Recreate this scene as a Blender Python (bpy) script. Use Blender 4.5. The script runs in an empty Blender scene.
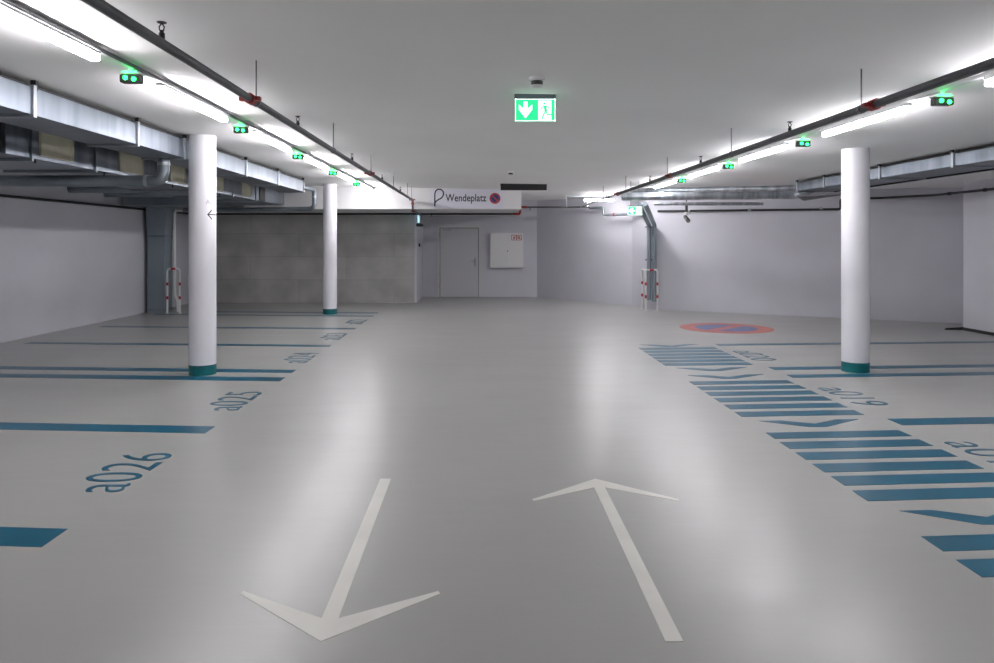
import bpy, bmesh, math, random
from mathutils import Vector, Matrix
random.seed(7)
S = bpy.context.scene
COL = S.collection
PI = math.pi

# ------------------------------------------------------------------ materials
def lin(c):
    c = c / 255.0
    return c / 12.92 if c <= 0.04045 else ((c + 0.055) / 1.055) ** 2.4
def rgb(r, g, b): return (lin(r), lin(g), lin(b), 1.0)

def mat(name, color, rough=0.5, metal=0.0, emit=None, strength=0.0, spec=None):
    m = bpy.data.materials.new(name); m.use_nodes = True
    b = m.node_tree.nodes['Principled BSDF']
    b.inputs['Base Color'].default_value = color
    b.inputs['Roughness'].default_value = rough
    b.inputs['Metallic'].default_value = metal
    if spec is not None: b.inputs['Specular IOR Level'].default_value = spec
    if emit:
        b.inputs['Emission Color'].default_value = emit
        b.inputs['Emission Strength'].default_value = strength
    return m

def noise_mat(name, c0, c1, scale, rough=0.6, metal=0.0, stretch=(1, 1, 1), bump=0.0, bscale=None, detail=4, rvar=0.0, p=(0.35, 0.65)):
    m = mat(name, c0, rough, metal); nt = m.node_tree; n = nt.nodes; l = nt.links
    b = n['Principled BSDF']
    tc = n.new('ShaderNodeTexCoord'); mp = n.new('ShaderNodeMapping'); mp.inputs['Scale'].default_value = stretch
    nz = n.new('ShaderNodeTexNoise'); nz.inputs['Scale'].default_value = scale; nz.inputs['Detail'].default_value = detail
    cr = n.new('ShaderNodeValToRGB')
    cr.color_ramp.elements[0].color = c0; cr.color_ramp.elements[1].color = c1
    cr.color_ramp.elements[0].position = p[0]; cr.color_ramp.elements[1].position = p[1]
    l.new(tc.outputs['Object'], mp.inputs['Vector']); l.new(mp.outputs['Vector'], nz.inputs['Vector'])
    l.new(nz.outputs['Fac'], cr.inputs['Fac']); l.new(cr.outputs['Color'], b.inputs['Base Color'])
    if rvar:
        mr = n.new('ShaderNodeMapRange'); mr.inputs['To Min'].default_value = rough - rvar; mr.inputs['To Max'].default_value = rough + rvar
        mr.inputs['From Min'].default_value = 0.3; mr.inputs['From Max'].default_value = 0.7
        l.new(nz.outputs['Fac'], mr.inputs['Value']); l.new(mr.outputs['Result'], b.inputs['Roughness'])
    if bump:
        n2 = n.new('ShaderNodeTexNoise'); n2.inputs['Scale'].default_value = bscale or scale * 3; n2.inputs['Detail'].default_value = 3
        bp = n.new('ShaderNodeBump'); bp.inputs['Strength'].default_value = bump; bp.inputs['Distance'].default_value = 0.01
        l.new(mp.outputs['Vector'], n2.inputs['Vector']); l.new(n2.outputs['Fac'], bp.inputs['Height']); l.new(bp.outputs['Normal'], b.inputs['Normal'])
    return m

def floor_material():
    m = mat('grey epoxy floor', rgb(170, 172, 168), 0.26); nt = m.node_tree; n = nt.nodes; l = nt.links
    b = n['Principled BSDF']
    tc = n.new('ShaderNodeTexCoord')
    nz = n.new('ShaderNodeTexNoise'); nz.inputs['Scale'].default_value = 0.5; nz.inputs['Detail'].default_value = 6
    cr = n.new('ShaderNodeValToRGB'); cr.color_ramp.elements[0].color = rgb(160, 160, 157); cr.color_ramp.elements[1].color = rgb(168, 168, 165)
    cr.color_ramp.elements[0].position = 0.3; cr.color_ramp.elements[1].position = 0.7
    l.new(tc.outputs['Object'], nz.inputs['Vector']); l.new(nz.outputs['Fac'], cr.inputs['Fac']); l.new(cr.outputs['Color'], b.inputs['Base Color'])
    mp = n.new('ShaderNodeMapping'); mp.inputs['Scale'].default_value = (0.45, 1.6, 1.0)
    l.new(tc.outputs['Object'], mp.inputs['Vector'])
    n2 = n.new('ShaderNodeTexNoise'); n2.inputs['Scale'].default_value = 2.2; n2.inputs['Detail'].default_value = 5; n2.inputs['Roughness'].default_value = 0.6
    l.new(mp.outputs['Vector'], n2.inputs['Vector'])
    mr = n.new('ShaderNodeMapRange'); mr.inputs['From Min'].default_value = 0.3; mr.inputs['From Max'].default_value = 0.7
    mr.inputs['To Min'].default_value = 0.285; mr.inputs['To Max'].default_value = 0.34
    l.new(n2.outputs['Fac'], mr.inputs['Value']); l.new(mr.outputs['Result'], b.inputs['Roughness'])
    n3 = n.new('ShaderNodeTexNoise'); n3.inputs['Scale'].default_value = 26; n3.inputs['Detail'].default_value = 3
    l.new(tc.outputs['Object'], n3.inputs['Vector'])
    bp = n.new('ShaderNodeBump'); bp.inputs['Strength'].default_value = 0.16; bp.inputs['Distance'].default_value = 0.02
    l.new(n2.outputs['Fac'], bp.inputs['Height'])
    b2 = n.new('ShaderNodeBump'); b2.inputs['Strength'].default_value = 0.06; b2.inputs['Distance'].default_value = 0.004
    l.new(n3.outputs['Fac'], b2.inputs['Height']); l.new(bp.outputs['Normal'], b2.inputs['Normal']); l.new(b2.outputs['Normal'], b.inputs['Normal'])
    return m

def concrete_material():
    m = mat('formed concrete', rgb(120, 120, 114), 0.75); nt = m.node_tree; n = nt.nodes; l = nt.links
    b = n['Principled BSDF']
    tc = n.new('ShaderNodeTexCoord'); mp = n.new('ShaderNodeMapping'); mp.inputs['Rotation'].default_value = (PI / 2, 0, 0)
    l.new(tc.outputs['Object'], mp.inputs['Vector'])
    br = n.new('ShaderNodeTexBrick'); br.inputs['Scale'].default_value = 1.0
    br.inputs['Brick Width'].default_value = 2.6; br.inputs['Row Height'].default_value = 0.625; br.inputs['Mortar Size'].default_value = 0.008
    br.inputs['Color1'].default_value = rgb(176, 175, 172); br.inputs['Color2'].default_value = rgb(188, 187, 184); br.inputs['Mortar'].default_value = rgb(168, 167, 164)
    l.new(mp.outputs['Vector'], br.inputs['Vector'])
    nz = n.new('ShaderNodeTexNoise'); nz.inputs['Scale'].default_value = 1.6; nz.inputs['Detail'].default_value = 8
    l.new(tc.outputs['Object'], nz.inputs['Vector'])
    mr = n.new('ShaderNodeMapRange'); mr.inputs['From Min'].default_value = 0.3; mr.inputs['From Max'].default_value = 0.7; mr.inputs['To Min'].default_value = 0.78; mr.inputs['To Max'].default_value = 1.12
    l.new(nz.outputs['Fac'], mr.inputs['Value'])
    mx = n.new('ShaderNodeMix'); mx.data_type = 'RGBA'; mx.blend_type = 'MULTIPLY'; mx.inputs['Factor'].default_value = 1.0
    l.new(br.outputs['Color'], mx.inputs['A']); l.new(mr.outputs['Result'], mx.inputs['B']); l.new(mx.outputs['Result'], b.inputs['Base Color'])
    bp = n.new('ShaderNodeBump'); bp.inputs['Strength'].default_value = 0.25; bp.inputs['Distance'].default_value = 0.01
    l.new(nz.outputs['Fac'], bp.inputs['Height']); l.new(bp.outputs['Normal'], b.inputs['Normal'])
    return m

M = {}
M['floor'] = floor_material()
M['ceiling'] = noise_mat('painted ceiling', rgb(240, 240, 239), rgb(244, 244, 243), 0.6, 0.85, bump=0.05, bscale=3)
M['wall'] = noise_mat('white wall paint', rgb(200, 200, 207), rgb(206, 206, 213), 0.9, 0.75, bump=0.06, bscale=6)
M['bulkhead'] = noise_mat('white bulkhead paint', rgb(214, 214, 214), rgb(220, 220, 220), 0.9, 0.75)
M['concrete'] = concrete_material()
M['column'] = noise_mat('white column paint', rgb(228, 227, 233), rgb(234, 233, 238), 1.2, 0.5)
M['teal_band'] = mat('teal band paint', rgb(0, 100, 105), 0.4)
M['line'] = noise_mat('blue line paint', rgb(6, 84, 108), rgb(12, 93, 120), 2.0, 0.3)
M['white_paint'] = noise_mat('white line paint', rgb(214, 213, 206), rgb(224, 223, 216), 3.0, 0.42)
M['paint_red'] = noise_mat('worn red floor paint', rgb(182, 98, 90), rgb(194, 112, 102), 4.0, 0.4)
M['paint_blue'] = noise_mat('worn blue floor paint', rgb(84, 104, 150), rgb(98, 116, 160), 4.0, 0.4)
M['galv'] = noise_mat('galvanised steel', rgb(104, 111, 120), rgb(146, 153, 163), 1.5, 0.40, 0.85, stretch=(1, 3.4, 0.3), rvar=0.08, p=(0.3, 0.7))
M['galv_dull'] = noise_mat('dull galvanised steel', rgb(118, 128, 134), rgb(148, 156, 162), 1.3, 0.5, 0.7, stretch=(1, 2, 0.5), rvar=0.08)
M['galv_plain'] = noise_mat('blue grey galvanised sheet', rgb(136, 147, 156), rgb(150, 160, 168), 0.8, 0.5, 0.35)
M['flange'] = mat('bright flange steel', rgb(172, 177, 184), 0.4, 0.7)
M['beige'] = noise_mat('beige mineral board', rgb(190, 187, 166), rgb(200, 197, 176), 8, 0.85)
M['beige_edge'] = mat('pale board edge', rgb(188, 184, 164), 0.8)
M['black'] = mat('black rubber', rgb(22, 22, 24), 0.6)
M['pipe'] = noise_mat('dark grey pipe', rgb(70, 71, 75), rgb(80, 81, 85), 3, 0.42, 0.4)
M['pipe_black'] = mat('black pipe', rgb(30, 30, 33), 0.45)
M['red'] = mat('red coupling', rgb(140, 26, 24), 0.45)
M['steel'] = mat('steel rod', rgb(110, 110, 112), 0.4, 0.8)
M['brass'] = mat('brass', rgb(120, 95, 60), 0.35, 0.9)
M['white_plastic'] = mat('white plastic', rgb(226, 226, 228), 0.4)
M['white_metal'] = mat('white enamel', rgb(222, 222, 222), 0.4)
M['tube'] = mat('lit tube diffuser', rgb(240, 245, 255), 0.4, emit=(1.0, 0.965, 1.0, 1), strength=76.0)
M['tube_wash'] = mat('lit wall washer diffuser', rgb(240, 245, 255), 0.4, emit=(1.0, 0.965, 1.0, 1), strength=105.0)
M['led'] = mat('green led', rgb(20, 200, 90), 0.3, emit=(0.02, 1.0, 0.16, 1), strength=9.0)
M['led_up'] = mat('green led strip', rgb(20, 200, 90), 0.3, emit=(0.02, 1.0, 0.16, 1), strength=14.0)
M['galv_bright'] = noise_mat('bright spiral duct steel', rgb(150, 158, 164), rgb(196, 202, 208), 2.0, 0.36, 0.85, stretch=(4, 1, 1), rvar=0.06)
M['case'] = mat('dark grey plastic case', rgb(58, 62, 60), 0.5)
M['sign_green'] = mat('lit green sign', rgb(0, 160, 90), 0.3, emit=(0.03, 0.72, 0.30, 1), strength=1.15)
M['sign_white'] = mat('lit white sign', rgb(240, 255, 248), 0.3, emit=(0.9, 1.0, 0.95, 1), strength=1.5)
M['sign_grey'] = mat('sign housing grey', rgb(120, 132, 140), 0.4, 0.3)
M['sign_blue'] = mat('lit blue white sign', rgb(200, 240, 255), 0.3, emit=(0.45, 0.85, 1.0, 1), strength=1.0)
M['panel'] = mat('pale sign panel', rgb(214, 214, 224), 0.45)
M['ink'] = mat('dark grey lettering', rgb(48, 48, 54), 0.6)
M['ink_pale'] = mat('pale grey lettering', rgb(176, 174, 180), 0.6)
M['dis_red'] = mat('sign red', rgb(178, 62, 52), 0.5)
M['dis_blue'] = mat('sign blue', rgb(40, 56, 120), 0.5)
M['door'] = mat('light grey door paint', rgb(192, 192, 194), 0.5)
M['door_frame'] = mat('door frame paint', rgb(204, 204, 202), 0.5)
M['chrome'] = mat('satin steel', rgb(150, 150, 150), 0.3, 0.9)
M['fire_red'] = mat('fire sign red', rgb(165, 50, 45), 0.5)
M['guard_red'] = mat('guard red', rgb(176, 24, 34), 0.4)

# ------------------------------------------------------------------ mesh helpers
class MB:
    def __init__(self): self.bm = bmesh.new()
    def box(self, x0, x1, y0, y1, z0, z1, bevel=0.0):
        r = bmesh.ops.create_cube(self.bm, size=1.0)
        for v in r['verts']:
            v.co = Vector(((x0 + x1) / 2 + v.co.x * (x1 - x0), (y0 + y1) / 2 + v.co.y * (y1 - y0), (z0 + z1) / 2 + v.co.z * (z1 - z0)))
        if bevel:
            es = list({e for v in r['verts'] for e in v.link_edges})
            bmesh.ops.bevel(self.bm, geom=es, offset=bevel, segments=2, affect='EDGES', profile=0.5)
        return self
    def hexa(self, b, t):
        vs = [self.bm.verts.new(p) for p in list(b) + list(t)]
        for f in ((3, 2, 1, 0), (4, 5, 6, 7), (0, 1, 5, 4), (1, 2, 6, 5), (2, 3, 7, 6), (3, 0, 4, 7)):
            self.bm.faces.new([vs[i] for i in f])
        return self
    def prism(self, pts, off):
        """a closed outline (3-D points) pushed along off"""
        off = Vector(off)
        a = [self.bm.verts.new(p) for p in pts]; b = [self.bm.verts.new(Vector(p) + off) for p in pts]
        self.bm.faces.new(a); self.bm.faces.new(list(reversed(b)))
        n = len(pts)
        for i in range(n):
            j = (i + 1) % n
            self.bm.faces.new((a[j], a[i], b[i], b[j]))
        return self
    def tube(self, path, r, segs=20, bend=0.0, caps=True, arc=6):
        P = [Vector(p) for p in path]
        if bend > 0 and len(P) > 2:
            Q = [P[0]]
            for i in range(1, len(P) - 1):
                a = (P[i - 1] - P[i]); c = (P[i + 1] - P[i])
                d = min(bend, a.length * 0.49, c.length * 0.49)
                p0 = P[i] + a.normalized() * d; p1 = P[i] + c.normalized() * d
                for k in range(arc + 1):
                    t = k / arc
                    Q.append(p0 * (1 - t) ** 2 + P[i] * 2 * t * (1 - t) + p1 * t * t)
            Q.append(P[-1]); P = Q
        rings = []; nrm = None
        for i, p in enumerate(P):
            t = ((P[i + 1] - p) if i == 0 else (p - P[i - 1]) if i == len(P) - 1 else ((P[i + 1] - p).normalized() + (p - P[i - 1]).normalized())).normalized()
            if nrm is None:
                nrm = t.orthogonal().normalized()
            else:
                nrm = (nrm - t * nrm.dot(t)).normalized()
            bn = t.cross(nrm)
            rings.append([self.bm.verts.new(p + (nrm * math.cos(2 * PI * k / segs) + bn * math.sin(2 * PI * k / segs)) * r) for k in range(segs)])
        for a, b in zip(rings, rings[1:]):
            for k in range(segs):
                f = self.bm.faces.new((a[k], a[(k + 1) % segs], b[(k + 1) % segs], b[k])); f.smooth = True
        if caps:
            self.bm.faces.new(list(reversed(rings[0]))); self.bm.faces.new(rings[-1])
        return self
    def lathe(self, c, prof, segs=32, axis='z'):
        """prof: (radius, height) pairs"""
        rings = []
        for r, h in prof:
            ring = []
            for k in range(segs):
                a = 2 * PI * k / segs
                q = (r * math.cos(a), r * math.sin(a), h)
                if axis == 'y': q = (q[0], h, -q[1])
                if axis == 'x': q = (h, q[0], q[1])
                ring.append(self.bm.verts.new((c[0] + q[0], c[1] + q[1], c[2] + q[2])))
            rings.append(ring)
        for a, b in zip(rings, rings[1:]):
            for k in range(segs):
                f = self.bm.faces.new((a[k], a[(k + 1) % segs], b[(k + 1) % segs], b[k])); f.smooth = True
        self.bm.faces.new(list(reversed(rings[0]))); self.bm.faces.new(rings[-1])
        return self
    def build(self, name, m, parent=None, sharp=True):
        bm = self.bm
        bmesh.ops.recalc_face_normals(bm, faces=bm.faces[:])
        if parent is not None:
            o0 = wloc(parent)
        else:
            xs = [v.co.x for v in bm.verts]; ys = [v.co.y for v in bm.verts]; zs = [v.co.z for v in bm.verts]
            o0 = Vector(((min(xs) + max(xs)) / 2, (min(ys) + max(ys)) / 2, min(zs)))
        for v in bm.verts: v.co -= o0
        for e in bm.edges:
            if len(e.link_faces) == 2 and e.calc_face_angle(0) > 0.6: e.smooth = False
        me = bpy.data.meshes.new(name); bm.to_mesh(me); bm.free()
        me.materials.append(m)
        o = bpy.data.objects.new(name, me); COL.objects.link(o)
        if parent is not None: o.parent = parent
        else: o.location = o0
        return o

def wloc(o):
    v = Vector(o.location)
    while o.parent: o = o.parent; v += Vector(o.location)
    return v

def tag(o, label, cat, group=None, kind=None):
    o['label'] = label; o['category'] = cat
    if group: o['group'] = group
    if kind: o['kind'] = kind
    return o
def thing(name, loc, label, cat, group=None, kind=None):
    o = bpy.data.objects.new(name, None); COL.objects.link(o); o.location = loc; o.empty_display_size = 0.1
    return tag(o, label, cat, group, kind)
def dup(root, loc, label):
    kids = {}
    for o in COL.objects:
        if o.parent: kids.setdefault(o.parent.name, []).append(o)
    def cp(o, par):
        c = o.copy(); COL.objects.link(c)
        if par: c.parent = par
        for ch in kids.get(o.name, []): cp(ch, c)
        return c
    r = cp(root, None); r.location = loc; r['label'] = label
    return r
def structure(o, label, cat): return tag(o, label, cat, kind='structure')

def text_polys(txt, height, width=None, spacing=1.0, ref='0', bold=0.0):
    """a text as a flat mesh, scaled so that the reference glyph has the given height; starts at x=0 on the baseline"""
    def mesh_of(t):
        cu = bpy.data.curves.new('lettering', 'FONT'); cu.body = t; cu.size = 1.0; cu.space_character = spacing; cu.resolution_u = 6; cu.offset = bold
        ob = bpy.data.objects.new('lettering', cu); COL.objects.link(ob)
        dg = bpy.context.evaluated_depsgraph_get()
        me = bpy.data.meshes.new_from_object(ob.evaluated_get(dg))
        bpy.data.objects.remove(ob); bpy.data.curves.remove(cu)
        return me
    a = mesh_of(ref); h = max(v.co.y for v in a.vertices) - min(v.co.y for v in a.vertices); bpy.data.meshes.remove(a)
    me = mesh_of(txt); x0 = min(v.co.x for v in me.vertices); x1 = max(v.co.x for v in me.vertices)
    k = height / h; kx = (width / (x1 - x0)) if width else k
    vs = [((v.co.x - x0) * kx, v.co.y * k) for v in me.vertices]; fs = [tuple(p.vertices) for p in me.polygons]
    bpy.data.meshes.remove(me)
    return vs, fs
def text_mb(txt, height, fn, off, width=None, spacing=1.0, ref='0', bold=0.0):
    """flat lettering placed by fn(u, v) -> point and pushed along off"""
    vs, fs = text_polys(txt, height, width, spacing, ref, bold)
    mb = MB(); vv = [mb.bm.verts.new(fn(u, v)) for u, v in vs]
    faces = []
    for f in fs:
        try: faces.append(mb.bm.faces.new([vv[i] for i in f]))
        except ValueError: pass
    r = bmesh.ops.extrude_face_region(mb.bm, geom=faces)
    for g in r['geom']:
        if isinstance(g, bmesh.types.BMVert): g.co += Vector(off)
    return mb
def ring_pts(r, n=48, a0=0.0, a1=2 * PI): return [(r * math.cos(a0 + (a1 - a0) * k / n), r * math.sin(a0 + (a1 - a0) * k / n)) for k in range(n)]
def annulus(mb, fn, r0, r1, off, n=48):
    for k in range(n):
        a, b = 2 * PI * k / n, 2 * PI * (k + 1) / n
        mb.prism([fn(r0 * math.cos(a), r0 * math.sin(a)), fn(r1 * math.cos(a), r1 * math.sin(a)), fn(r1 * math.cos(b), r1 * math.sin(b)), fn(r0 * math.cos(b), r0 * math.sin(b))], off)
    bmesh.ops.remove_doubles(mb.bm, verts=mb.bm.verts[:], dist=1e-5)
    return mb
def stroke(mb, pts, w, fn, off):
    """a flat ribbon of width w along a 2-D polyline"""
    n = len(pts); L = []; R = []
    for i in range(n):
        p = Vector(pts[i]); a = Vector(pts[max(0, i - 1)]); b = Vector(pts[min(n - 1, i + 1)])
        t = (b - a).normalized(); q = Vector((-t.y, t.x)) * (w / 2)
        L.append(p + q); R.append(p - q)
    for i in range(n - 1):
        mb.prism([fn(*L[i]), fn(*R[i]), fn(*R[i + 1]), fn(*L[i + 1])], off)
    return mb

# ------------------------------------------------------------------ setting
def zc(x): return 2.921 - 0.0169 * x           # the ceiling falls gently across the hall
YB = -8.0
XL, XR = -7.83, 9.08
structure(MB().box(XL - 0.3, 10.6, YB - 0.3, 22.6, -0.2, 0.0).build('floor', M['floor']), 'glossy light grey epoxy floor of the parking hall', 'floor')
c = MB()
xa, xb = XL - 0.3, 10.6
c.hexa([(xa, YB - .3, zc(xa)), (xb, YB - .3, zc(xb)), (xb, 22.6, zc(xb)), (xa, 22.6, zc(xa))],
       [(xa, YB - .3, 3.3), (xb, YB - .3, 3.3), (xb, 22.6, 3.3), (xa, 22.6, 3.3)])
structure(c.build('ceiling', M['ceiling']), 'plain grey-white concrete ceiling', 'ceiling')
HW = 3.06
def wall_prism(pts, name, m, label):
    return structure(MB().prism([(x, y, 0.0) for x, y in pts], (0, 0, HW)).build(name, m), label, 'wall')
wall_prism([(XL - .25, YB), (XL, YB), (XL, 20.1), (XL - .25, 20.1)], 'wall_left', M['wall'], 'long white wall behind the bays under the ventilation pipes')
wall_prism([(XL - .25, 20.1), (-1.78, 20.1), (-1.78, 22.45), (XL - .25, 22.45)], 'wall_back_concrete', M['concrete'], 'bare concrete wall with formwork seams behind the far column')
wall_prism([(-1.78, 20.08), (-1.72, 20.08), (-1.72, 22.2), (-1.78, 22.2)], 'wall_recess_side', M['wall'], 'narrow white wall edge beside the door recess')
wall_prism([(-1.78, 22.2), (1.9, 22.2), (1.9, 22.45), (-1.78, 22.45)], 'wall_back', M['wall'], 'white wall with the door and hose cabinet')
wall_prism([(1.71, 22.2), (3.93, 19.1), (4.12, 18.15), (4.6, 18.4), (4.3, 19.5), (2.3, 22.5)], 'wall_curved', M['wall'], 'white oblique wall lit from above between cabinet and downpipes')
wall_prism([(4.12, 18.15), (10.3, 14.67), (10.5, 14.95), (4.3, 18.45)], 'wall_oblique', M['wall'], 'long white oblique wall behind the zebra bays')
wall_prism([(XR, YB), (10.6, YB), (10.6, 13.9), (XR, 13.9)], 'wall_right', M['wall'], 'projecting white wall block with black foot strip')
wall_prism([(10.3, 13.9), (10.6, 13.9), (10.6, 15.2), (10.3, 15.2)], 'wall_niche', M['wall'], 'end wall of the niche beside the wall block')
wall_prism([(XL - .25, YB - .25), (10.6, YB - .25), (10.6, YB), (XL - .25, YB)], 'wall_rear', M['wall'], 'white wall behind the viewpoint')
structure(MB().hexa([(XR - .05, YB, 0), (XR, YB, 0), (XR, 13.9, 0), (XR - .05, 13.9, 0)], [(XR - .012, YB, .05), (XR, YB, .05), (XR, 13.9, .05), (XR - .012, 13.9, .05)]).build('baseboard_right', M['black']),
          'thin black strip along the foot of the wall block', 'baseboard')
structure(MB().hexa([(XR - .35, 13.9, 0), (XR + .02, 13.86, 0), (XR + .02, 13.96, 0), (XR - .32, 13.96, 0)], [(XR - .3, 13.91, .03), (XR + .02, 13.88, .05), (XR + .02, 13.95, .05), (XR - .3, 13.95, .03)]).build('trim_1', M['black']),
          'short black threshold at the corner of the wall block', 'trim')
# bulkhead
structure(MB().prism([(XL, 17.7, 2.44), (0.99, 17.7, 2.44), (0.99, 22.2, 2.44), (-1.72, 22.2, 2.44), (-1.72, 20.1, 2.44), (XL, 20.1, 2.44)], (0, 0, 0.62)).build('wall_bulkhead', M['bulkhead']),
          'white dropped bulkhead carrying the Wendeplatz sign', 'bulkhead')

# door
d = structure(MB().box(-1.19, -0.055, 22.15, 22.185, 0.008, 2.06, 0.004).build('door_1', M['door']), 'closed light grey steel door in the back wall', 'door')
MB().box(-1.21, -0.035, 22.185, 22.2, 0, 2.08).build('rebate', M['sign_grey'], d)
f = MB(); f.box(-1.28, -1.21, 22.13, 22.2, 0, 2.15); f.box(-0.035, 0.035, 22.13, 22.2, 0, 2.15); f.box(-1.21, -0.035, 22.13, 22.2, 2.08, 2.15)
f.build('door_frame', M['door_frame'], d)
hd = MB(); hd.box(-0.17, -0.13, 22.14, 22.15, 0.92, 1.17); hd.tube([(-0.15, 22.16, 1.08), (-0.15, 22.11, 1.08), (-0.27, 22.11, 1.08)], 0.011, 12, 0.02)
hd.build('handle', M['chrome'], d)
for z in (0.3, 1.82): MB().tube([(-1.205, 22.135, z), (-1.205, 22.135, z + .13)], 0.013, 12).build('hinge', M['chrome'], d)
cl = MB().box(-1.12, -0.86, 22.12, 22.165, 1.99, 2.04, 0.004); cl.box(-0.95, -0.6, 22.10, 22.115, 2.045, 2.06)
cl.build('door_closer', M['flange'], d)

# ------------------------------------------------------------------ columns
def column(x, y, r, label):
    z = zc(x)
    t = thing('column', (x, y, 0), label, 'column', 'round columns', 'thing')
    MB().lathe((x, y, 0), [(r, 0.0), (r, 0.125)], 64).build('base_band', M['teal_band'], t)['label'] = 'teal painted foot band'
    MB().lathe((x, y, 0), [(r - .001, 0.125), (r - .001, zc(x + r))], 64).build('shaft', M['column'], t)
    return t
CX, CY, CR = -3.475, 9.27, 0.165
col_a = column(CX, CY, CR, 'round white column with teal foot and arrow lettering, beside bay a025')
column(-3.44, 16.97, 0.158, 'slim round white column with teal foot before the concrete wall')
column(4.80, 9.46, 0.165, 'round white column with teal foot beside bay a019 and zebra marking')
def on_col(a0, z0):
    def fn(u, v):
        a = a0 + u / CR
        return (CX + (CR + .0005) * math.sin(a), CY - (CR + .0005) * math.cos(a), z0 + v)
    return fn
lt = MB()
vs, fs = text_polys('Ausgang', 0.062, 0.27, ref='A')
fn = on_col(math.radians(33), 2.115)
vv = [lt.bm.verts.new(fn(u, v)) for u, v in vs]
for q in fs: lt.bm.faces.new([vv[i] for i in q])
lt.build('lettering', M['ink_pale'], col_a)['label'] = 'pale grey word Ausgang'
ar = MB(); fn = on_col(math.radians(42), 1.99)
def seg(mb, a, b, w, fn, n=10):
    a = Vector(a); b = Vector(b); t = (b - a).normalized(); q = Vector((-t.y, t.x)) * w / 2
    for i in range(n):
        p0 = a.lerp(b, i / n); p1 = a.lerp(b, (i + 1) / n)
        mb.bm.faces.new([mb.bm.verts.new(fn(*p)) for p in (p0 + q, p0 - q, p1 - q, p1 + q)])
seg(ar, (0, 0), (0.19, 0), .012, fn); seg(ar, (-.003, -.004), (.055, .058), .014, fn, 4); seg(ar, (-.003, .004), (.055, -.058), .014, fn, 4)
ar.build('arrow_mark', M['ink'], col_a)['label'] = 'dark arrow mark'

# ------------------------------------------------------------------ floor markings
T = 0.002
SL = 0.073
def lineL(y0, y1):
    X1 = -6.7 if y0 > 17 else -7.4
    X0 = -2.37
    return [(X0, y0, 0), (X0, y1, 0), (X1, y1 + SL * (X0 - X1), 0), (X1, y0 + SL * (X0 - X1), 0)]
def lineR(y0, y1, X1=8.7, X0=3.80):
    return [(X0, y0, 0), (X0, y1, 0), (X1, y1 + SL * (X1 - X0), 0), (X1, y0 + SL * (X1 - X0), 0)]
def mark(name, pts, m, label, cat, group):
    o = MB().prism(pts, (0, 0, T)).build(name, m); return tag(o, label, cat, group)
for y0, y1, lb in ((4.0, 4.254, 'blue bay line nearest the camera, before the number a026'),
                   (6.376, 6.618, 'blue bay line between the numbers a026 and a025'),
                   (8.765, 9.01, 'blue bay line at the lettered column, on the a025 side'),
                   (9.32, 9.54, 'blue bay line at the lettered column, on the a024 side'),
                   (11.65, 11.84, 'blue bay line between the numbers a024 and a023'),
                   (14.0, 14.2, 'blue bay line between the numbers a023 and a022'),
                   (16.4, 16.6, 'blue bay line at the slim far column, on the a022 side'),
                   (17.12, 17.36, 'blue bay line at the slim far column, on the concrete wall side')):
    mark('bay_line', lineL(y0, y1), M['line'], lb, 'bay line', 'bay lines on the two-column side')
for y0, y1, lb in ((6.66, 6.90, 'blue bay line between the numbers a018 and a019'),
                   (8.99, 9.19, 'blue bay line at the column by a019, on the a019 side'),
                   (9.54, 9.75, 'blue bay line at the column by a019, on the a020 side'),
                   (11.78, 11.97, 'blue bay line between number a020 and the no-parking disc')):
    mark('bay_line', lineR(y0, y1), M['line'], lb, 'bay line', 'bay lines on the zebra side')
def numL(txt, yc, label):
    o = text_mb(txt, 0.385, lambda u, v: (-2.375 - v, yc - 0.45 + u, 0.0), (0, 0, T), 0.9, bold=-0.007).build('bay_number', M['line'])
    tag(o, label, 'bay number', 'painted bay numbers')
def numR(txt, yc, label):
    o = text_mb(txt, 0.36, lambda u, v: (3.81 + v, yc + 0.45 - u, 0.0), (0, 0, T), 0.9, bold=-0.007).build('bay_number', M['line'])
    tag(o, label, 'bay number', 'painted bay numbers')
for t, y in (('a026', 5.33), ('a025', 7.70), ('a024', 10.55), ('a023', 12.92), ('a022', 15.3)): numL(t, y, 'blue painted bay number reading %s' % t)
for t, y in (('a018', 5.66), ('a019', 7.93), ('a020', 10.76)): numR(t, y, 'blue painted bay number reading %s' % t)
# zebra walkway
def zebra(ys, label):
    t = thing('zebra_marking', (3.07, ys[len(ys) // 2], 0), label, 'zebra marking', 'zebra blocks of the walkway')
    for y in ys: MB().prism(lineR(y - .1, y + .1, 3.67, 2.47), (0, 0, T)).build('bar', M['line'], t)
zebra([4.045, 3.74, 3.435, 3.13], 'blue zebra block nearest the camera, cut by the frame edge')
zebra([6.30, 6.0, 5.70, 5.40, 5.11, 4.81], 'blue six-bar zebra block beside the bay number a018')
zebra([8.65, 8.34, 8.03, 7.72, 7.40, 7.08], 'blue six-bar zebra block beside the bay number a019')
zebra([11.43, 11.13, 10.83, 10.54, 10.25, 9.96], 'blue six-bar zebra block beside the bay number a020')
def chevron(y, label):
    pts = [(2.57, .22), (2.78, .235), (3.04, .115), (3.31, .28), (3.53, .295), (3.09, .0), (2.93, .0)]
    mark('chevron_marking', [(a, y + b, 0) for a, b in pts], M['line'], label, 'chevron marking', 'chevrons of the walkway')
chevron(4.32, 'blue chevron between the nearest zebra block and the a018 block')
chevron(6.60, 'blue chevron between the zebra blocks beside a018 and a019')
chevron(8.93, 'nearer of two blue chevrons between the a019 and a020 zebra blocks')
chevron(9.47, 'farther of two blue chevrons between the a019 and a020 zebra blocks')
chevron(11.66, 'blue chevron at the far end of the walkway by the no-parking disc')
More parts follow.
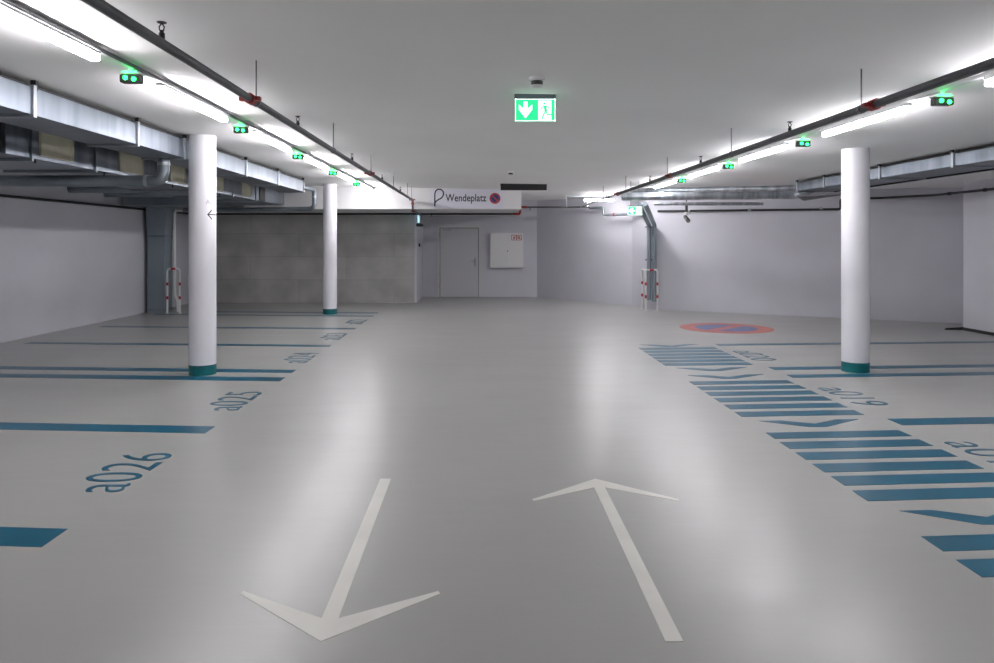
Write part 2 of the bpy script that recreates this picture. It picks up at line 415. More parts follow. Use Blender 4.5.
# driving arrows
def arrow(xm, tip, s, label):
    pts = [(-.475, .435), (-.46, .455), (-.036, .19), (-.036, 2.1), (.036, 2.1), (.036, .19), (.46, .455), (.475, .435), (0, 0)]
    pts = [(-.47, .415), (-.46, .44), (-.037, .187), (-.037, 2.1), (.037, 2.1), (.037, .187), (.46, .44), (.47, .415), (0, 0)]
    mark('driving_arrow', [(xm + a, tip + s * b, 0) for a, b in pts], M['white_paint'], label, 'arrow', 'white lane arrows')
arrow(-0.657, 3.055, 1, 'white painted floor arrow pointing toward the camera')
arrow(0.803, 5.155, -1, 'white painted floor arrow pointing away to the back wall')
# no-parking disc on the floor
DX, DY = 4.72, 14.2
t = thing('floor_disc', (DX, DY, 0), 'worn red and blue no-parking disc painted on the floor', 'floor sign')
fl = lambda u, v: (DX + u, DY + v, 0.0)
annulus(MB(), fl, .58, .865, (0, 0, T)).build('red_ring', M['paint_red'], t)
MB().prism([fl(*p) for p in ring_pts(.58, 48)], (0, 0, T * .7)).build('blue_field', M['paint_blue'], t)
q = .58; w = .12
MB().prism([fl(*p) for p in ((-q * .707 - w, -q * .707 + w * .2), (-q * .707 + w * .2, -q * .707 - w), (q * .707 + w, q * .707 - w * .2), (q * .707 - w * .2, q * .707 + w))], (0, 0, T)).build('red_slash', M['paint_red'], t)

# ------------------------------------------------------------------ luminaires
LL, PITCH = 1.51, 2.5
XLL, XLR = -2.57, 3.62
def make_light(x, y, top, label, group):
    t = thing('ceiling_light', (x, y, top), label, 'ceiling light', group)
    MB().box(x - .036, x + .036, y + .01, y + LL - .01, top - .034, top, .006).build('housing', M['white_plastic'], t)
    MB().box(x - .033, x + .033, y, y + LL, top - .077, top - .034, .012).build('diffuser', M['tube'], t)['label'] = 'glowing diffuser'
    for yy in (y + .002, y + LL - .012): MB().box(x - .037, x + .037, yy, yy + .01, top - .033, top - .002, .002).build('end_cap', M['white_plastic'], t)
    return t
ORD = ['nearest', 'second', 'third', 'fourth', 'fifth', 'sixth']
def far_word(k, n): return 'nearest the camera' if k == 0 else 'farthest from the camera' if k == n - 1 else '%s from the camera' % ORD[k]
TL, TR = 2.935, 2.832
p = None
for k in range(6):
    lb = 'lit tube luminaire %s, in the row on the two-column side' % far_word(k, 6)
    p = make_light(XLL, 3.44 + PITCH * k, TL, lb, 'tube luminaires') if k == 0 else dup(p, (XLL, 3.44 + PITCH * k, TL), lb)
for k in range(6):
    dup(p, (XLR, 3.76 + PITCH * k, TR), 'lit tube luminaire %s, in the row on the zebra side' % far_word(k, 6))
tag(MB().box(XLL - .02, XLL + .02, YB, 17.69, TL, TL + .026).build('light_trunking', M['white_plastic']), 'thin white ceiling trunking carrying the luminaires, two-column side', 'trunking', 'luminaire trunking')
tag(MB().box(XLR - .02, XLR + .02, YB, 18.0, TR, TR + .026).build('light_trunking', M['white_plastic']), 'thin white ceiling trunking carrying the luminaires, zebra side', 'trunking', 'luminaire trunking')
tag(MB().tube([(-2.53, YB, 2.932), (-2.53, 17.69, 2.932)], .014, 12).build('cable_conduit', M['pipe']), 'thin dark conduit along the ceiling beside the luminaire row', 'conduit')
# bay indicators
def make_ind(x, y, ztop, label):
    z = ztop - .115
    t = thing('bay_indicator', (x, y, z), label, 'bay indicator', 'green bay indicators')
    MB().box(x - .075, x + .075, y, y + .075, z, z + .062, .012).build('case', M['case'], t)
    MB().box(x - .08, x + .08, y + .005, y + .08, z + .062, z + .076, .004).build('cover_plate', M['white_plastic'], t)
    MB().box(x - .015, x + .015, y + .03, y + .05, z + .076, ztop + .01).build('bracket', M['white_plastic'], t)
    MB().box(x - .05, x + .05, y - .002, y + .012, z + .0775, z + .082).build('guide_light', M['led_up'], t)['label'] = 'green light strip on top'
    for dx, dz in ((-.028, .034), (.034, .024)):
        MB().lathe((x + dx, y, z + dz), [(.017, .004), (.016, -.005), (.01, -.011), (.002, -.013)], 20, 'y').build('status_led', M['led'], t)['label'] = 'lit green lamp'
    return t
for k in range(5):
    lb = 'green lit bay indicator %s, between luminaires on the two-column side' % far_word(k, 5)
    p = make_ind(XLL, 5.42, TL, lb) if k == 0 else dup(p, (XLL, 5.42 + PITCH * k, TL - .115), lb)
for k in range(4):
    dup(p, (XLR, 5.76 + PITCH * k, TR - .115), 'green lit bay indicator %s, between luminaires on the zebra side' % far_word(k, 4))
# cross luminaire lighting the oblique wall
XT0, XT1, YT = 2.64, 3.42, 18.85
t = thing('cross_light', (3.1, YT, 2.69), 'lit tube luminaire mounted crosswise, washing the oblique wall', 'ceiling light')
MB().box(XT0, XT1, YT - .036, YT + .036, 2.735, 2.77, .006).build('housing', M['white_plastic'], t)
MB().box(XT0 + .02, XT1 - .02, YT - .033, YT + .033, 2.69, 2.735, .012).build('diffuser', M['tube_wash'], t)
for x in (XT0, XT1 - .02): MB().box(x, x + .02, YT - .035, YT + .035, 2.688, 2.735, .004).build('end_cap', M['white_plastic'], t)
for x in (XT0 + .2, XT1 - .2): MB().tube([(x, YT, 2.77), (x, YT, zc(x))], .006, 8).build('suspension_rod', M['steel'], t)
t = thing('cable_tray', (3.0, 19.0, 2.82), 'bright metal cable rail under the ceiling before the oblique wall', 'cable tray')
MB().box(2.23, 3.3, 19.22, 19.30, 2.825, 2.855).build('rail', M['flange'], t)
for x in (2.25, 2.80): MB().box(x - .01, x + .01, 19.25, 19.27, 2.56, 2.825).build('hanger', M['flange'], t)

# ------------------------------------------------------------------ sprinkler pipes
def ceiling_rod(t, x, y, z0): MB().tube([(x, y, z0), (x, y, zc(x) + .002)], .005, 8).build('hanger_rod', M['steel'], t)
def clamp(t, x, y, z, r):
    MB().tube([(x, y - .016, z), (x, y + .016, z)], r + .006, 20).build('pipe_clamp', M['steel'], t)
def coupling(t, x, y, z, r):
    mb = MB().tube([(x, y - .035, z), (x, y + .035, z)], r + .012, 24)
    mb.box(x - r - .05, x - r - .004, y - .022, y + .022, z - .016, z + .012, .004); mb.box(x + r + .004, x + r + .045, y - .022, y + .022, z - .012, z + .016, .004)
    mb.tube([(x - r - .03, y - .035, z), (x - r - .03, y + .035, z)], .009, 10); mb.tube([(x + r + .03, y - .035, z), (x + r + .03, y + .035, z)], .009, 10)
    mb.build('coupling', M['red'], t)['label'] = 'red grooved coupling'
def head(t, x, y, z, r):
    z += r
    mb = MB().lathe((x, y, z - .004), [(.015, 0), (.015, .03), (.011, .032), (.008, .045)], 16)
    mb.tube([(x - .009, y, z + .036), (x - .013, y, z + .058), (x, y, z + .076)], .0035, 8); mb.tube([(x + .009, y, z + .036), (x + .013, y, z + .058), (x, y, z + .076)], .0035, 8)
    mb.lathe((x, y, z + .074), [(.006, 0), (.022, .003), (.024, .007), (.004, .009)], 20)
    mb.build('sprinkler_head', M['black'], t)
RP = .026
t = thing('sprinkler_pipe', (-1.60, 8, 2.62), 'dark grey sprinkler pipe on ceiling rods, on the two-column side', 'pipe', 'sprinkler pipes')
x, z = -1.60, 2.648
MB().tube([(x, -6, z), (x, 17.60, z), (x, 17.60, 2.39), (x, 19.9, 2.39)], RP, 20, .05).build('pipe', M['pipe'], t)
for y in (2.49, 5.29, 8.07, 10.87, 13.7, 16.3, 17.3): ceiling_rod(t, x, y, z + RP); clamp(t, x, y, z, RP)
for y in (5.16, 10.75, 17.5): coupling(t, x, y, z, RP)
for y in (3.72, 6.50, 9.26, 12.1, 14.86): head(t, x, y, z, RP)
MB().tube([(x, 17.60, 2.585), (x, 17.60, 2.545)], RP + .014, 20).build('coupling', M['red'], t)
MB().tube([(x, 17.64, 2.39), (x, 17.7, 2.39)], RP + .014, 20).build('coupling', M['red'], t)
t = thing('sprinkler_pipe', (2.70, 8, 2.57), 'dark grey sprinkler pipe on ceiling rods, on the zebra side', 'pipe', 'sprinkler pipes')
x, z = 2.70, 2.591
MB().tube([(x, -6, z), (x, 14.6, z)], RP + .002, 20).build('pipe', M['pipe'], t)
MB().tube([(x, 14.6, z), (x, 19.86, z)], .014, 16).build('branch_pipe', M['pipe'], t)
for y in (2.49, 5.24, 7.95, 10.66, 13.7, 16.2): ceiling_rod(t, x, y, z + RP); clamp(t, x, y, z, RP if y < 14 else .014)
for y in (5.07, 10.5, 14.5): coupling(t, x, y, z, RP)
for y in (3.66, 6.45, 9.05, 11.75): head(t, x, y, z, RP)
for y in (15.5, 17.0): MB().tube([(x, y - .03, z), (x, y + .03, z)], .022, 16).build('pipe_joint', M['pipe_black'], t)

# black pipes along the walls
t = thing('black_pipe', (-3.4, 19.9, 2.39), 'thin black pipe round the hall below the bulkhead and over the door recess', 'pipe')
MB().tube([(-7.765, -6, 2.405), (-7.765, 19.95, 2.405), (0.90, 19.95, 2.405)], .024, 16, .06).build('pipe', M['pipe_black'], t)
mb = MB().tube([(0.90, 19.95, 2.405), (1.08, 19.95, 2.405), (1.08, 19.95, 2.59), (1.26, 19.95, 2.59)], .030, 16, .05)
mb.build('red_elbow', M['red'], t)['label'] = 'red double elbow'
MB().tube([(1.24, 19.95, 2.59), (2.95, 19.95, 2.59)], .02, 16).build('upper_pipe', M['pipe_black'], t)
for y in (8.0, 9.0, 9.35, 9.75): MB().box(-7.825, -7.715, y - .03, y + .03, 2.36, 2.455).build('pipe_bracket', M['black'], t)
for x in (1.35, -1.3): MB().tube([(x, 19.95, 2.57 if x > 0 else 2.39), (x, 19.95, 2.50 if x > 0 else 2.33)], .012, 10).build('drain_stub', M['pipe_black'], t)
def yB(x): return 18.15 - (18.15 - 14.67) / (10.3 - 4.12) * (x - 4.12)
t = thing('black_pipe', (6.5, 16.3, 2.36), 'thin black pipe along the oblique wall, stepping up behind the column', 'pipe')
def pb(x, z): return (x - .035, yB(x) - .06, z)
MB().tube([pb(4.35, 2.40), pb(7.83, 2.36), pb(7.83, 2.58), pb(8.5, 2.58), (9.01, 14.7, 2.58), (9.01, -6, 2.58)], .024, 16, .05).build('pipe', M['pipe_black'], t)
for x in (5.0, 6.2, 7.5): MB().tube([pb(x - .03, 2.385), pb(x + .03, 2.385)], .034, 16).build('pipe_clamp', M['flange'], t)
for y in (11.4, 13.2, 14.2): MB().tube([(9.01, y - .03, 2.58), (9.01, y + .03, 2.58)], .034, 16).build('pipe_clamp', M['black'], t)
t = thing('wall_pipe', (3.5, 18.9, 2.3), 'short grey pipe with elbow on the brightly lit wall beside the exit sign', 'pipe')
MB().tube([(2.95, 19.88, 2.56), (3.25, 19.5, 2.56), (3.25, 19.5, 2.36), (3.78, 18.85, 2.36), (4.02, 18.25, 2.36)], .035, 16, .07).build('pipe', M['galv_dull'], t)
MB().tube([(3.47, 19.23, 2.36), (3.50, 19.19, 2.36)], .042, 16).build('marker_ring', M['red'], t)

# ------------------------------------------------------------------ ventilation ducts, two-column side
t = thing('ventilation_duct', (-3.91, 5, 2.69), 'galvanised rectangular ceiling duct running past the lettered column', 'duct')
MB().box(-4.16, -3.66, -6, 15.35, 2.69, 2.915, .004).build('duct_body', M['galv'], t)
MB().box(-4.10, -3.69, -6, 15.33, 2.917, 2.945).build('gap_strip', M['black'], t)['label'] = 'black strip on top'  # black strip added to deepen the shadow gap between duct and ceiling
for y in (4.2, 6.06, 7.9, 9.16, 11.57, 13.4, 15.33):
    MB().box(-4.185, -3.64, y - .022, y + .022, 2.668, 2.935, .003).build('flange', M['flange'], t)
    MB().box(-3.70, -3.655, y + .03, y + .06, 2.90, zc(-3.7)).build('hanger_bracket', M['black'], t)
t = thing('round_pipe', (-6, 9.2, 2.34), 'grey round duct branch rising by an elbow before the lettered column', 'duct', 'round branch ducts')
MB().tube([(-7.73, 9.2, 2.41), (-3.93, 9.2, 2.41), (-3.93, 9.2, 2.685)], .07, 28, .16, arc=10).build('pipe', M['galv_dull'], t)
MB().tube([(-4.16, 9.2, 2.41), (-4.12, 9.2, 2.41)], .076, 28).build('collar', M['flange'], t)
MB().tube([(-3.93, 9.2, 2.60), (-3.93, 9.2, 2.64)], .076, 28).build('collar', M['flange'], t)
t = thing('round_pipe', (-5.5, 16.9, 2.35), 'round duct dropping by an elbow beside the slim far column, then along the concrete wall', 'duct', 'round branch ducts')
MB().tube([(-3.9, 15.35, 2.83), (-3.74, 16.7, 2.83), (-3.74, 16.7, 2.40), (-7.0, 17.5, 2.40)], .05, 24, .14, arc=10).build('pipe', M['galv_dull'], t)
MB().tube([(-7.0, 17.5, 2.40), (-7.25, 17.56, 2.40), (-7.25, 17.56, .36), (-7.15, 17.5, .28), (-7.15, 17.5, 0)], .034, 20, .1).build('drop_pipe', M['white_metal'], t)['label'] = 'white drop pipe'
MB().tube([(-3.74, 16.7, 2.68), (-3.74, 16.7, 2.65)], .058, 24).build('collar', M['flange'], t)
# silencer row
t = thing('silencer_duct', (-5.1, 12, 2.5), 'long metal plenum duct with beige panels under the ceiling', 'duct')
MB().box(-5.6, -4.55, 7.1, 17.2, 2.50, 2.88, .004).build('plenum_body', M['galv'], t)
for y0, y1 in ((7.65, 8.23), (9.33, 9.93), (10.85, 11.35), (12.5, 13.05), (14.1, 14.62)):
    b = MB().box(-4.55, -4.532, y0, y1, 2.555, 2.87).build('panel', M['beige'], t); b['label'] = 'beige board panel'
    e = MB(); e.box(-4.55, -4.524, y0 - .02, y0, 2.54, 2.88); e.box(-4.55, -4.524, y1, y1 + .02, 2.54, 2.88); e.box(-4.55, -4.524, y0, y1, 2.54, 2.555)
    e.build('panel_frame', M['beige_edge'], b)
for y in (7.5, 8.75, 10.4, 11.9, 13.6, 15.0): MB().box(-5.63, -4.53, y - .018, y + .018, 2.47, 2.885).build('flange', M['galv_dull'], t)
MB().box(-4.56, -4.53, 15.25, 15.6, 2.51, 2.88).build('damper', M['black'], t)['label'] = 'black damper frame'
MB().box(-4.556, -4.535, 13.1, 14.05, 2.56, 2.86).build('dark_panel', M['galv_dull'], t)
MB().box(-5.55, -4.6, 6.35, 7.1, 2.52, 2.86).build('flexible_connector', M['black'], t)['label'] = 'black flexible connector'
for y in (7.6, 9.0, 11.0, 13.0): MB().tube([(-4.57, y, 2.50), (-4.57, y, 2.46)], .012, 10).build('bolt', M['black'], t)
for k, (y, lb) in enumerate(((12.5, 'dark cross pipe over the bays by a023, nearest of three at the wall'), (14.1, 'dark cross pipe over the bays by a022, middle of three at the wall'), (15.45, 'dark cross pipe farthest of three, before the plenum box'))):
    o = MB().tube([(-7.82, y, 2.67), (-5.6, y, 2.67)], .085, 24).build('cross_pipe', M['galv_dull']); tag(o, lb, 'duct', 'cross pipes at the wall')
# riser
t = thing('duct_riser', (-7.56, 17.4, 0), 'tall blue-grey sheet metal riser standing in the wall corner', 'duct')
x0, x1, y0, y1 = -7.73, -7.34, 17.2, 17.65
MB().box(x0, x1, y0, y1, 0, 1.78).build('riser_body', M['galv_plain'], t)
MB().hexa([(x0, y0, 1.80), (x1, y0, 1.80), (x1, y1, 1.80), (x0, y1, 1.80)], [(x0, y0 - .1, 2.45), (x1 + .1, y0 - .1, 2.45), (x1 + .1, y1 - .1, 2.45), (x0, y1 - .1, 2.45)]).build('offset_piece', M['galv_plain'], t)
for z in (.06, 1.77): MB().box(x0 - .008, x1 + .02, y0 - .025, y1 + .02, z, z + .035).build('flange', M['galv_dull'], t)
MB().box(-7.72, -5.62, 16.0, 17.6, 2.45, 2.85).build('cross_plenum', M['galv_dull'], t)

# ------------------------------------------------------------------ ventilation ducts, zebra side
t = thing('ventilation_duct', (6.35, 5, 2.61), 'galvanised rectangular ceiling duct running past the column by a019', 'duct')
MB().box(6.0, 6.7, -6, 14.0, 2.61, 2.765, .004).build('duct_body', M['galv'], t)
MB().box(6.04, 6.66, -6, 13.98, 2.767, 2.79).build('gap_strip', M['black'], t)['label'] = 'black strip on top'  # black strip darkening the gap above this duct too
MB().box(6.68, 6.72, -6, 13.98, 2.59, 2.61).build('edge_rail', M['black'], t)
for y in (7.6, 9.38, 11.1, 12.9, 13.98):
    MB().box(5.98, 6.72, y - .022, y + .022, 2.59, 2.785, .003).build('flange', M['flange'], t)
    MB().box(5.99, 6.03, y + .03, y + .06, 2.76, zc(6.0)).build('hanger_bracket', M['black'], t)
t = thing('cross_duct', (4.5, 14.6, 2.47), 'thick round spiral duct crossing toward the red pipe coupling', 'duct', 'round cross ducts')
MB().tube([(2.80, 14.62, 2.548), (6.3, 14.62, 2.58), (6.35, 14.02, 2.68)], .078, 28, .2).build('pipe', M['galv_bright'], t)
for x in (2.84, 4.3, 5.8): MB().tube([(x - .02, 14.62, 2.548 + (x - 2.8) * .0091), (x + .02, 14.62, 2.548 + (x - 2.8) * .0091)], .085, 28).build('collar', M['flange'], t)
o = MB().tube([(3.3, 16.1, 2.765), (6.3, 14.75, 2.725)], .055, 20).build('cross_duct', M['galv_bright']); tag(o, 'slim bright round duct behind the thick spiral duct, close to the ceiling', 'duct', 'round cross ducts')
o = MB().tube([(3.6, 15.3, 2.44), (5.85, 15.3, 2.44)], .035, 16).build('cross_duct', M['galv_bright']); tag(o, 'thinnest round duct just below the thick spiral duct', 'duct', 'round cross ducts')
o = MB().hexa([(5.95, 13.9, 2.50), (6.6, 13.2, 2.52), (6.7, 13.3, 2.52), (6.3, 14.4, 2.45)], [(5.95, 13.9, 2.53), (6.6, 13.2, 2.55), (6.7, 13.3, 2.55), (6.3, 14.4, 2.48)]).build('duct_transition', M['pipe'])
tag(o, 'dull metal transition plate under the ducts beside the column by a019', 'duct')
t = thing('duct_pair', (4.15, 17.95, 0.24), 'pair of grey downpipes behind the guard rail on the oblique wall', 'pipe')
for dx, lb in ((0, None), (.125, None)):
    MB().tube([(4.095 + dx, 17.94 - dx * .2, .24 - dx * .3), (4.095 + dx, 17.94 - dx * .2, 2.06), (3.33 + dx, 15.5, 2.45)], .052, 20, .06).build('downpipe', M['galv_plain'], t)
for z in (1.2, 2.0): MB().box(4.03, 4.28, 17.98, 18.1, z, z + .03).build('pipe_bracket', M['steel'], t)

# ------------------------------------------------------------------ impact guards
def guard(posts, h, label, loc):
    t = thing('impact_guard', loc, label, 'guard rail', 'red and white guards')
    r = .022
    P = [posts[0] + (0,), posts[0] + (h,)]
    for p in posts[1:]: P.append(p + (h,))
    P.append(posts[-1] + (0,))
    MB().tube(P, r, 16, .07).build('hoop', M['white_metal'], t)
    for p in posts[1:-1]: MB().tube([p + (0,), p + (h,)], r, 16).build('post', M['white_metal'], t)
    for p in posts:
        MB().lathe(p + (0,), [(.045, 0), (.045, .008)], 20).build('foot_plate', M['white_metal'], t)
        for z in (.35 * h, .66 * h): MB().tube([p + (z - .035,), p + (z + .035,)], r + .0015, 16).build('red_band', M['guard_red'], t)
    a, b = Vector(posts[-2]), Vector(posts[-1]); m = (a + b) / 2; u = (b - a).normalized() * .05
    MB().tube([(m.x - u.x, m.y - u.y, h), (m.x + u.x, m.y + u.y, h)], r + .0015, 16).build('red_band', M['guard_red'], t)
guard([(4.0, 18.26), (3.97, 17.72), (4.25, 17.72)], .98, 'red and white steel guard rail before the pair of downpipes', (4.1, 17.8, 0))
guard([(-7.235, 17.12), (-6.945, 17.12)], 1.03, 'red and white steel hoop guard beside the blue-grey riser', (-7.09, 17.12, 0))

# ------------------------------------------------------------------ signs
def exit_arrow(d):
    pts = [(-.14, .5), (.14, .5), (.14, .05), (.47, .34), (.47, .02), (0, -.5), (-.47, .02), (-.47, .34), (-.14, .05)]
    if d == 'left': pts = [(y, -x) for x, y in pts]
    return pts
def exit_sign(x, y, z0, w, h, arrow_dir, label, housing, man_side=1):
    """lit escape sign facing -Y, centre x"""
    t = thing('exit_sign', (x, y, z0), label, 'exit sign', 'lit green exit signs')
    th = .028
    MB().box(x - w / 2 - .006, x + w / 2 + .006, y, y + th + .012, z0 + h, housing, .003).build('housing', M['sign_grey'], t)
    pnl = MB().box(x - w / 2, x + w / 2, y + .004, y + th, z0, z0 + h, .002).build('panel', M['sign_green'], t)
    fn = lambda u, v: (x + u, y + .004, z0 + h / 2 + v)
    off = (0, -.002, 0)
    e = .006
    b = MB()
    for q in ((-w / 2, -w / 2 + e, -h / 2, h / 2), (w / 2 - e, w / 2, -h / 2, h / 2), (-w / 2, w / 2, -h / 2, -h / 2 + e), (-w / 2, w / 2, h / 2 - e, h / 2)):
        b.prism([fn(q[0], q[2]), fn(q[1], q[2]), fn(q[1], q[3]), fn(q[0], q[3])], off)
    b.build('border', M['sign_white'], pnl)
    cx = -w * .25 + .003
    s = h * .74
    MB().prism([fn(cx + a * s * .86, c_ * s) for a, c_ in exit_arrow(arrow_dir)], off).build('arrow_symbol', M['sign_white'], pnl)
    dx0, dx1 = w * .075, w * .40
    dr = MB().prism([fn(dx0, -h / 2 + e), fn(dx1, -h / 2 + e), fn(dx1, h * .42), fn(dx0, h * .42)], off).build('doorway_symbol', M['sign_white'], pnl)
    f2 = lambda u, v: (x + (dx0 + dx1) / 2 + u * h, y + .002, z0 + h / 2 + v * h)
    mn = MB()
    mn.prism([f2(-.02 + a, .29 + b_) for a, b_ in ring_pts(.05, 14)], (0, -.0015, 0))
    stroke(mn, [(.0, .20), (.05, -.06)], .12, f2, (0, -.0015, 0))
    stroke(mn, [(.02, .18), (-.13, .12), (-.19, .0)], .045, f2, (0, -.0015, 0))
    stroke(mn, [(.03, .18), (.16, .12), (.22, .02)], .045, f2, (0, -.0015, 0))
    stroke(mn, [(.04, -.04), (.12, -.2), (.31, -.22)], .06, f2, (0, -.0015, 0))
    stroke(mn, [(.04, -.04), (-.06, -.22), (-.12, -.42)], .06, f2, (0, -.0015, 0))
    mn.build('figure_symbol', M['sign_green'], pnl)
    return t
exit_sign(.472, 6.32, 2.683, .344, .19, 'down', 'lit green exit sign with down arrow hanging from the ceiling centre', zc(.472) + .002)
t = exit_sign(3.09, 14.75, 2.19, .28, .165, 'left', 'small lit green exit sign hanging under the round ducts by the downpipes', 2.375)
for dx in (-.08, .08): MB().tube([(3.09 + dx, 14.77, 2.37), (3.09 + dx, 14.77, zc(3.07))], .005, 8).build('hanger_rod', M['steel'], t)
# edge-on sign by the recess
t = thing('escape_sign', (-1.65, 19.85, 2.17), 'small blue-white lit escape sign seen edge-on at the recess corner', 'exit sign')
MB().box(-1.665, -1.635, 19.72, 20.05, 2.17, 2.36, .003).build('lit_panel', M['sign_blue'], t)
MB().box(-1.72, -1.665, 20.0, 20.1, 2.24, 2.29).build('wall_bracket', M['sign_grey'], t)
t = MB().box(-1.72, -1.54, 19.95, 20.1, 2.07, 2.15, .01).build('alarm_box', M['black']); tag(t, 'small black box below the blue-white escape sign', 'alarm box')
t = MB().box(-1.72, -1.68, 20.75, 20.83, 1.52, 1.61, .006).build('wall_switch', M['black']); tag(t, 'small black switch on the side of the door recess', 'switch')

# Wendeplatz sign
YS = 17.7
t = thing('direction_sign', (-.32, YS, 2.455), 'white Wendeplatz sign panel on the bulkhead with loop symbol', 'sign')
MB().box(-1.195, .555, YS - .012, YS, 2.455, 2.915, .002).build('panel', M['panel'], t)
SX = lambda px: (px - 480) * YS / 740.0
SZ = lambda py: 1.65 + (242 - py) * YS / 740.0
fs_ = lambda u, v: (SX(445.6) + u, YS - .012, SZ(201.3) + v)
text_mb('Wendeplatz', .178, fs_, (0, -.003, 0), .975, ref='W', bold=0.013).build('lettering', M['ink'], t)['label'] = 'dark word Wendeplatz'
lp = [(434.8, 206.2), (434.8, 198), (434.9, 193.2), (435.8, 191), (437.6, 189.5), (439.6, 189.2), (441.8, 190), (443.3, 191.8), (443.6, 194), (442.9, 196.2), (441.2, 198.2), (438.6, 199.6), (436.2, 201.2), (434.9, 203.2)]
stroke(MB(), [(SX(a), SZ(b)) for a, b in lp], .032, lambda u, v: (u, YS - .012, v), (0, -.003, 0)).build('loop_symbol', M['ink'], t)['label'] = 'dark turning-loop symbol'
cx, cz = SX(495), SZ(198.4)
fd = lambda u, v: (cx + u, YS - .012, cz + v)
dk = MB().prism([fd(*p_) for p_ in ring_pts(.132, 40)], (0, -.003, 0)).build('disc_symbol', M['dis_red'], t); dk['label'] = 'red and blue no-parking disc'
fd2 = lambda u, v: (cx + u, YS - .015, cz + v)
MB().prism([fd2(*p_) for p_ in ring_pts(.094, 40)], (0, -.002, 0)).build('blue_field', M['dis_blue'], dk)
fd3 = lambda u, v: (cx + u, YS - .017, cz + v)
stroke(MB(), [(-.066, .066), (.066, -.066)], .030, fd3, (0, -.002, 0)).build('red_slash', M['dis_red'], dk)
# black grille box on the ceiling
t = thing('ceiling_grille', (.946, 16.06, 2.775), 'flat black ventilation slot under the ceiling beside the Wendeplatz sign', 'ceiling grille')
MB().box(.448, 1.444, 16.0, 16.12, 2.775, 2.89).build('slot_body', M['black'], t)
MB().box(.443, 1.449, 15.99, 16.13, 2.886, zc(.44)).build('top_flange', M['black'], t)
# smoke detectors
def detector(x, y, label, s=1.0):
    z = zc(x)
    t = thing('smoke_detector', (x, y, z - .08), label, 'smoke detector', 'ceiling smoke detectors')
    MB().lathe((x, y, z), [(.062 * s, .001), (.062 * s, -.024), (.052 * s, -.03)], 32).build('base', M['white_plastic'], t)
    MB().lathe((x, y, z), [(.046 * s, -.03), (.046 * s, -.062)], 32).build('sensing_ring', M['case'], t)
    MB().lathe((x, y, z), [(.050 * s, -.062), (.046 * s, -.07), (.03 * s, -.078), (.01, -.08)], 32).build('cap', M['white_plastic'], t)
detector(.437, 5.68, 'white round smoke detector on the ceiling in front of the exit sign')
detector(.545, 13.2, 'small white smoke detector on the ceiling above the Wendeplatz bulkhead', .9)
# hose cabinet
t = thing('hose_cabinet', (.79, 22.1, .88), 'white two-door fire hose cabinet hung on the back wall', 'cabinet')
MB().box(.30, 1.29, 22.02, 22.2, .88, 1.92, .006).build('body', M['white_metal'], t)
for x0, x1 in ((.325, .79), (.806, 1.265)):
    dr = MB().box(x0, x1, 22.005, 22.02, .905, 1.895, .004).build('door', M['white_metal'], t)
    if x0 > .5: MB().lathe((.82, 22.005, 1.38), [(.018, 0), (.018, -.012), (.012, -.018)], 20, 'y').build('knob', M['black'], dr)
sx = MB().box(.93, 1.24, 22.0, 22.005, 1.70, 1.86).build('fire_sign', M['white_metal'], t); sx['label'] = 'small red-framed fire pictogram plate'
fr = MB(); ff = lambda u, v: (.93 + u, 22.0, 1.70 + v); o_ = (0, -.002, 0)
for u0, u1 in ((.008, .15), (.16, .302)):
    stroke(fr, [(u0, .008), (u1, .008)], .014, ff, o_); stroke(fr, [(u0, .152), (u1, .152)], .014, ff, o_)
    stroke(fr, [(u0, .002), (u0, .158)], .014, ff, o_); stroke(fr, [(u1, .002), (u1, .158)], .014, ff, o_)
fr.prism([ff(*q_) for q_ in ((.06, .03), (.10, .03), (.10, .10), (.06, .10))], o_); stroke(fr, [(.08, .10), (.08, .13), (.115, .12), (.12, .07)], .012, ff, o_)
annulus(fr, lambda u, v: ff(.222 + u, .085 + v), .018, .042, o_, 20); stroke(fr, [(.222, .043), (.29, .043)], .012, ff, o_)
fr.build('pictograms', M['fire_red'], sx)
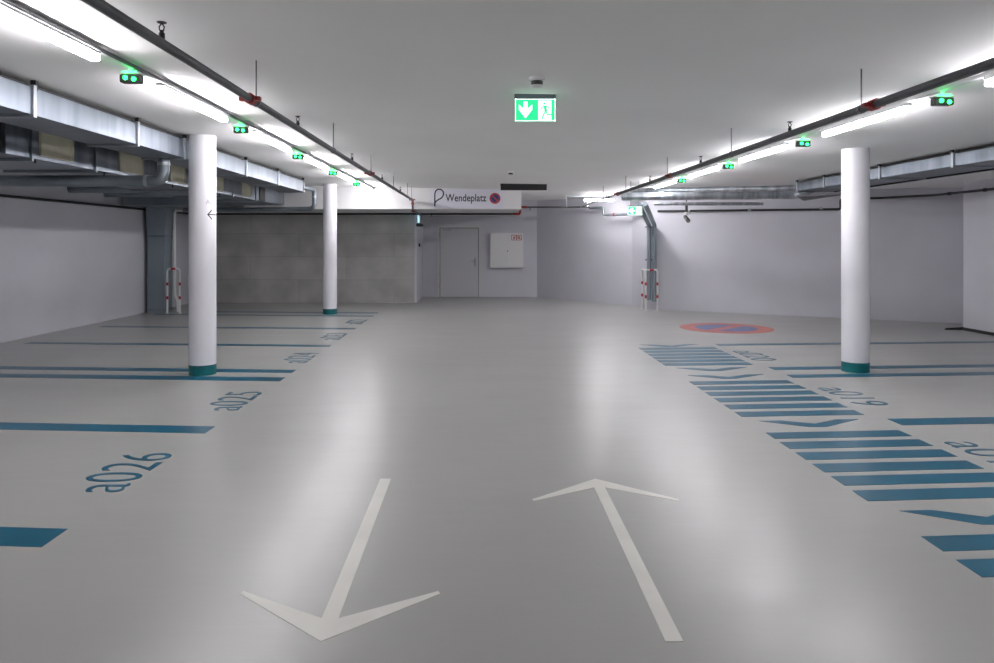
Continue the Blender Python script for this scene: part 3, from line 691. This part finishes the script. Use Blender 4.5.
# security camera on the oblique wall
t = thing('security_camera', (4.62, 16.6, 2.1), 'dark security camera on an arm under the pipes of the oblique wall', 'camera')
MB().box(4.56, 4.68, 16.5, 16.62, 2.47, 2.53, .006).build('mount_plate', M['pipe_black'], t)
MB().tube([(4.62, 16.56, 2.47), (4.62, 16.56, 2.30)], .03, 16).build('arm', M['pipe_black'], t)
MB().lathe((4.62, 16.56, 2.30), [(.045, .02), (.045, -.04), (.04, -.045)], 20).build('swivel', M['white_metal'], t)
MB().tube([(4.62, 16.66, 2.22), (4.62, 16.42, 2.12)], .045, 20).build('camera_body', M['pipe_black'], t)
MB().tube([(4.62, 16.42, 2.12), (4.62, 16.405, 2.114)], .03, 20).build('lens', M['chrome'], t)
MB().tube([(4.62, 16.56, 2.53), (4.62, 16.56, zc(4.62))], .012, 10).build('drop_rod', M['steel'], t)

# ------------------------------------------------------------------ lights behind the viewpoint (the rows go on)
for x, y0, z in ((XLL, 3.44, TL - .08), (XLR, 3.76, TR - .08)):
    for k in (2, 3):
        la = bpy.data.lights.new('row lamp', 'AREA'); la.shape = 'RECTANGLE'; la.size = .07; la.size_y = 1.5
        la.energy = 60.0 * .21 * PI * 0.9; la.color = (1.0, .965, 1.0)
        o = bpy.data.objects.new('row_lamp', la); COL.objects.link(o); o.location = (x, y0 - PITCH * k + .75, z)
w = bpy.data.worlds.new('World'); S.world = w; w.use_nodes = True
w.node_tree.nodes['Background'].inputs['Color'].default_value = (0, 0, 0, 1)

# ------------------------------------------------------------------ camera
cam = bpy.data.cameras.new('Camera'); co = bpy.data.objects.new('Camera', cam); COL.objects.link(co)
co.location = (0, 0, 1.65); co.rotation_euler = (PI / 2, 0, 0)
cam.sensor_width = 36.0; cam.lens = 740.0 / 994.0 * 36.0
cam.shift_x = 17.0 / 994.0; cam.shift_y = -89.5 / 994.0
cam.clip_start = .05
S.camera = co
S.view_settings.view_transform = 'Standard'; S.view_settings.look = 'None'; S.view_settings.exposure = 0.0; S.view_settings.gamma = 1.0; S.view_settings.use_curve_mapping = False
S.cycles.use_denoising = True
S.cycles.diffuse_bounces = 6
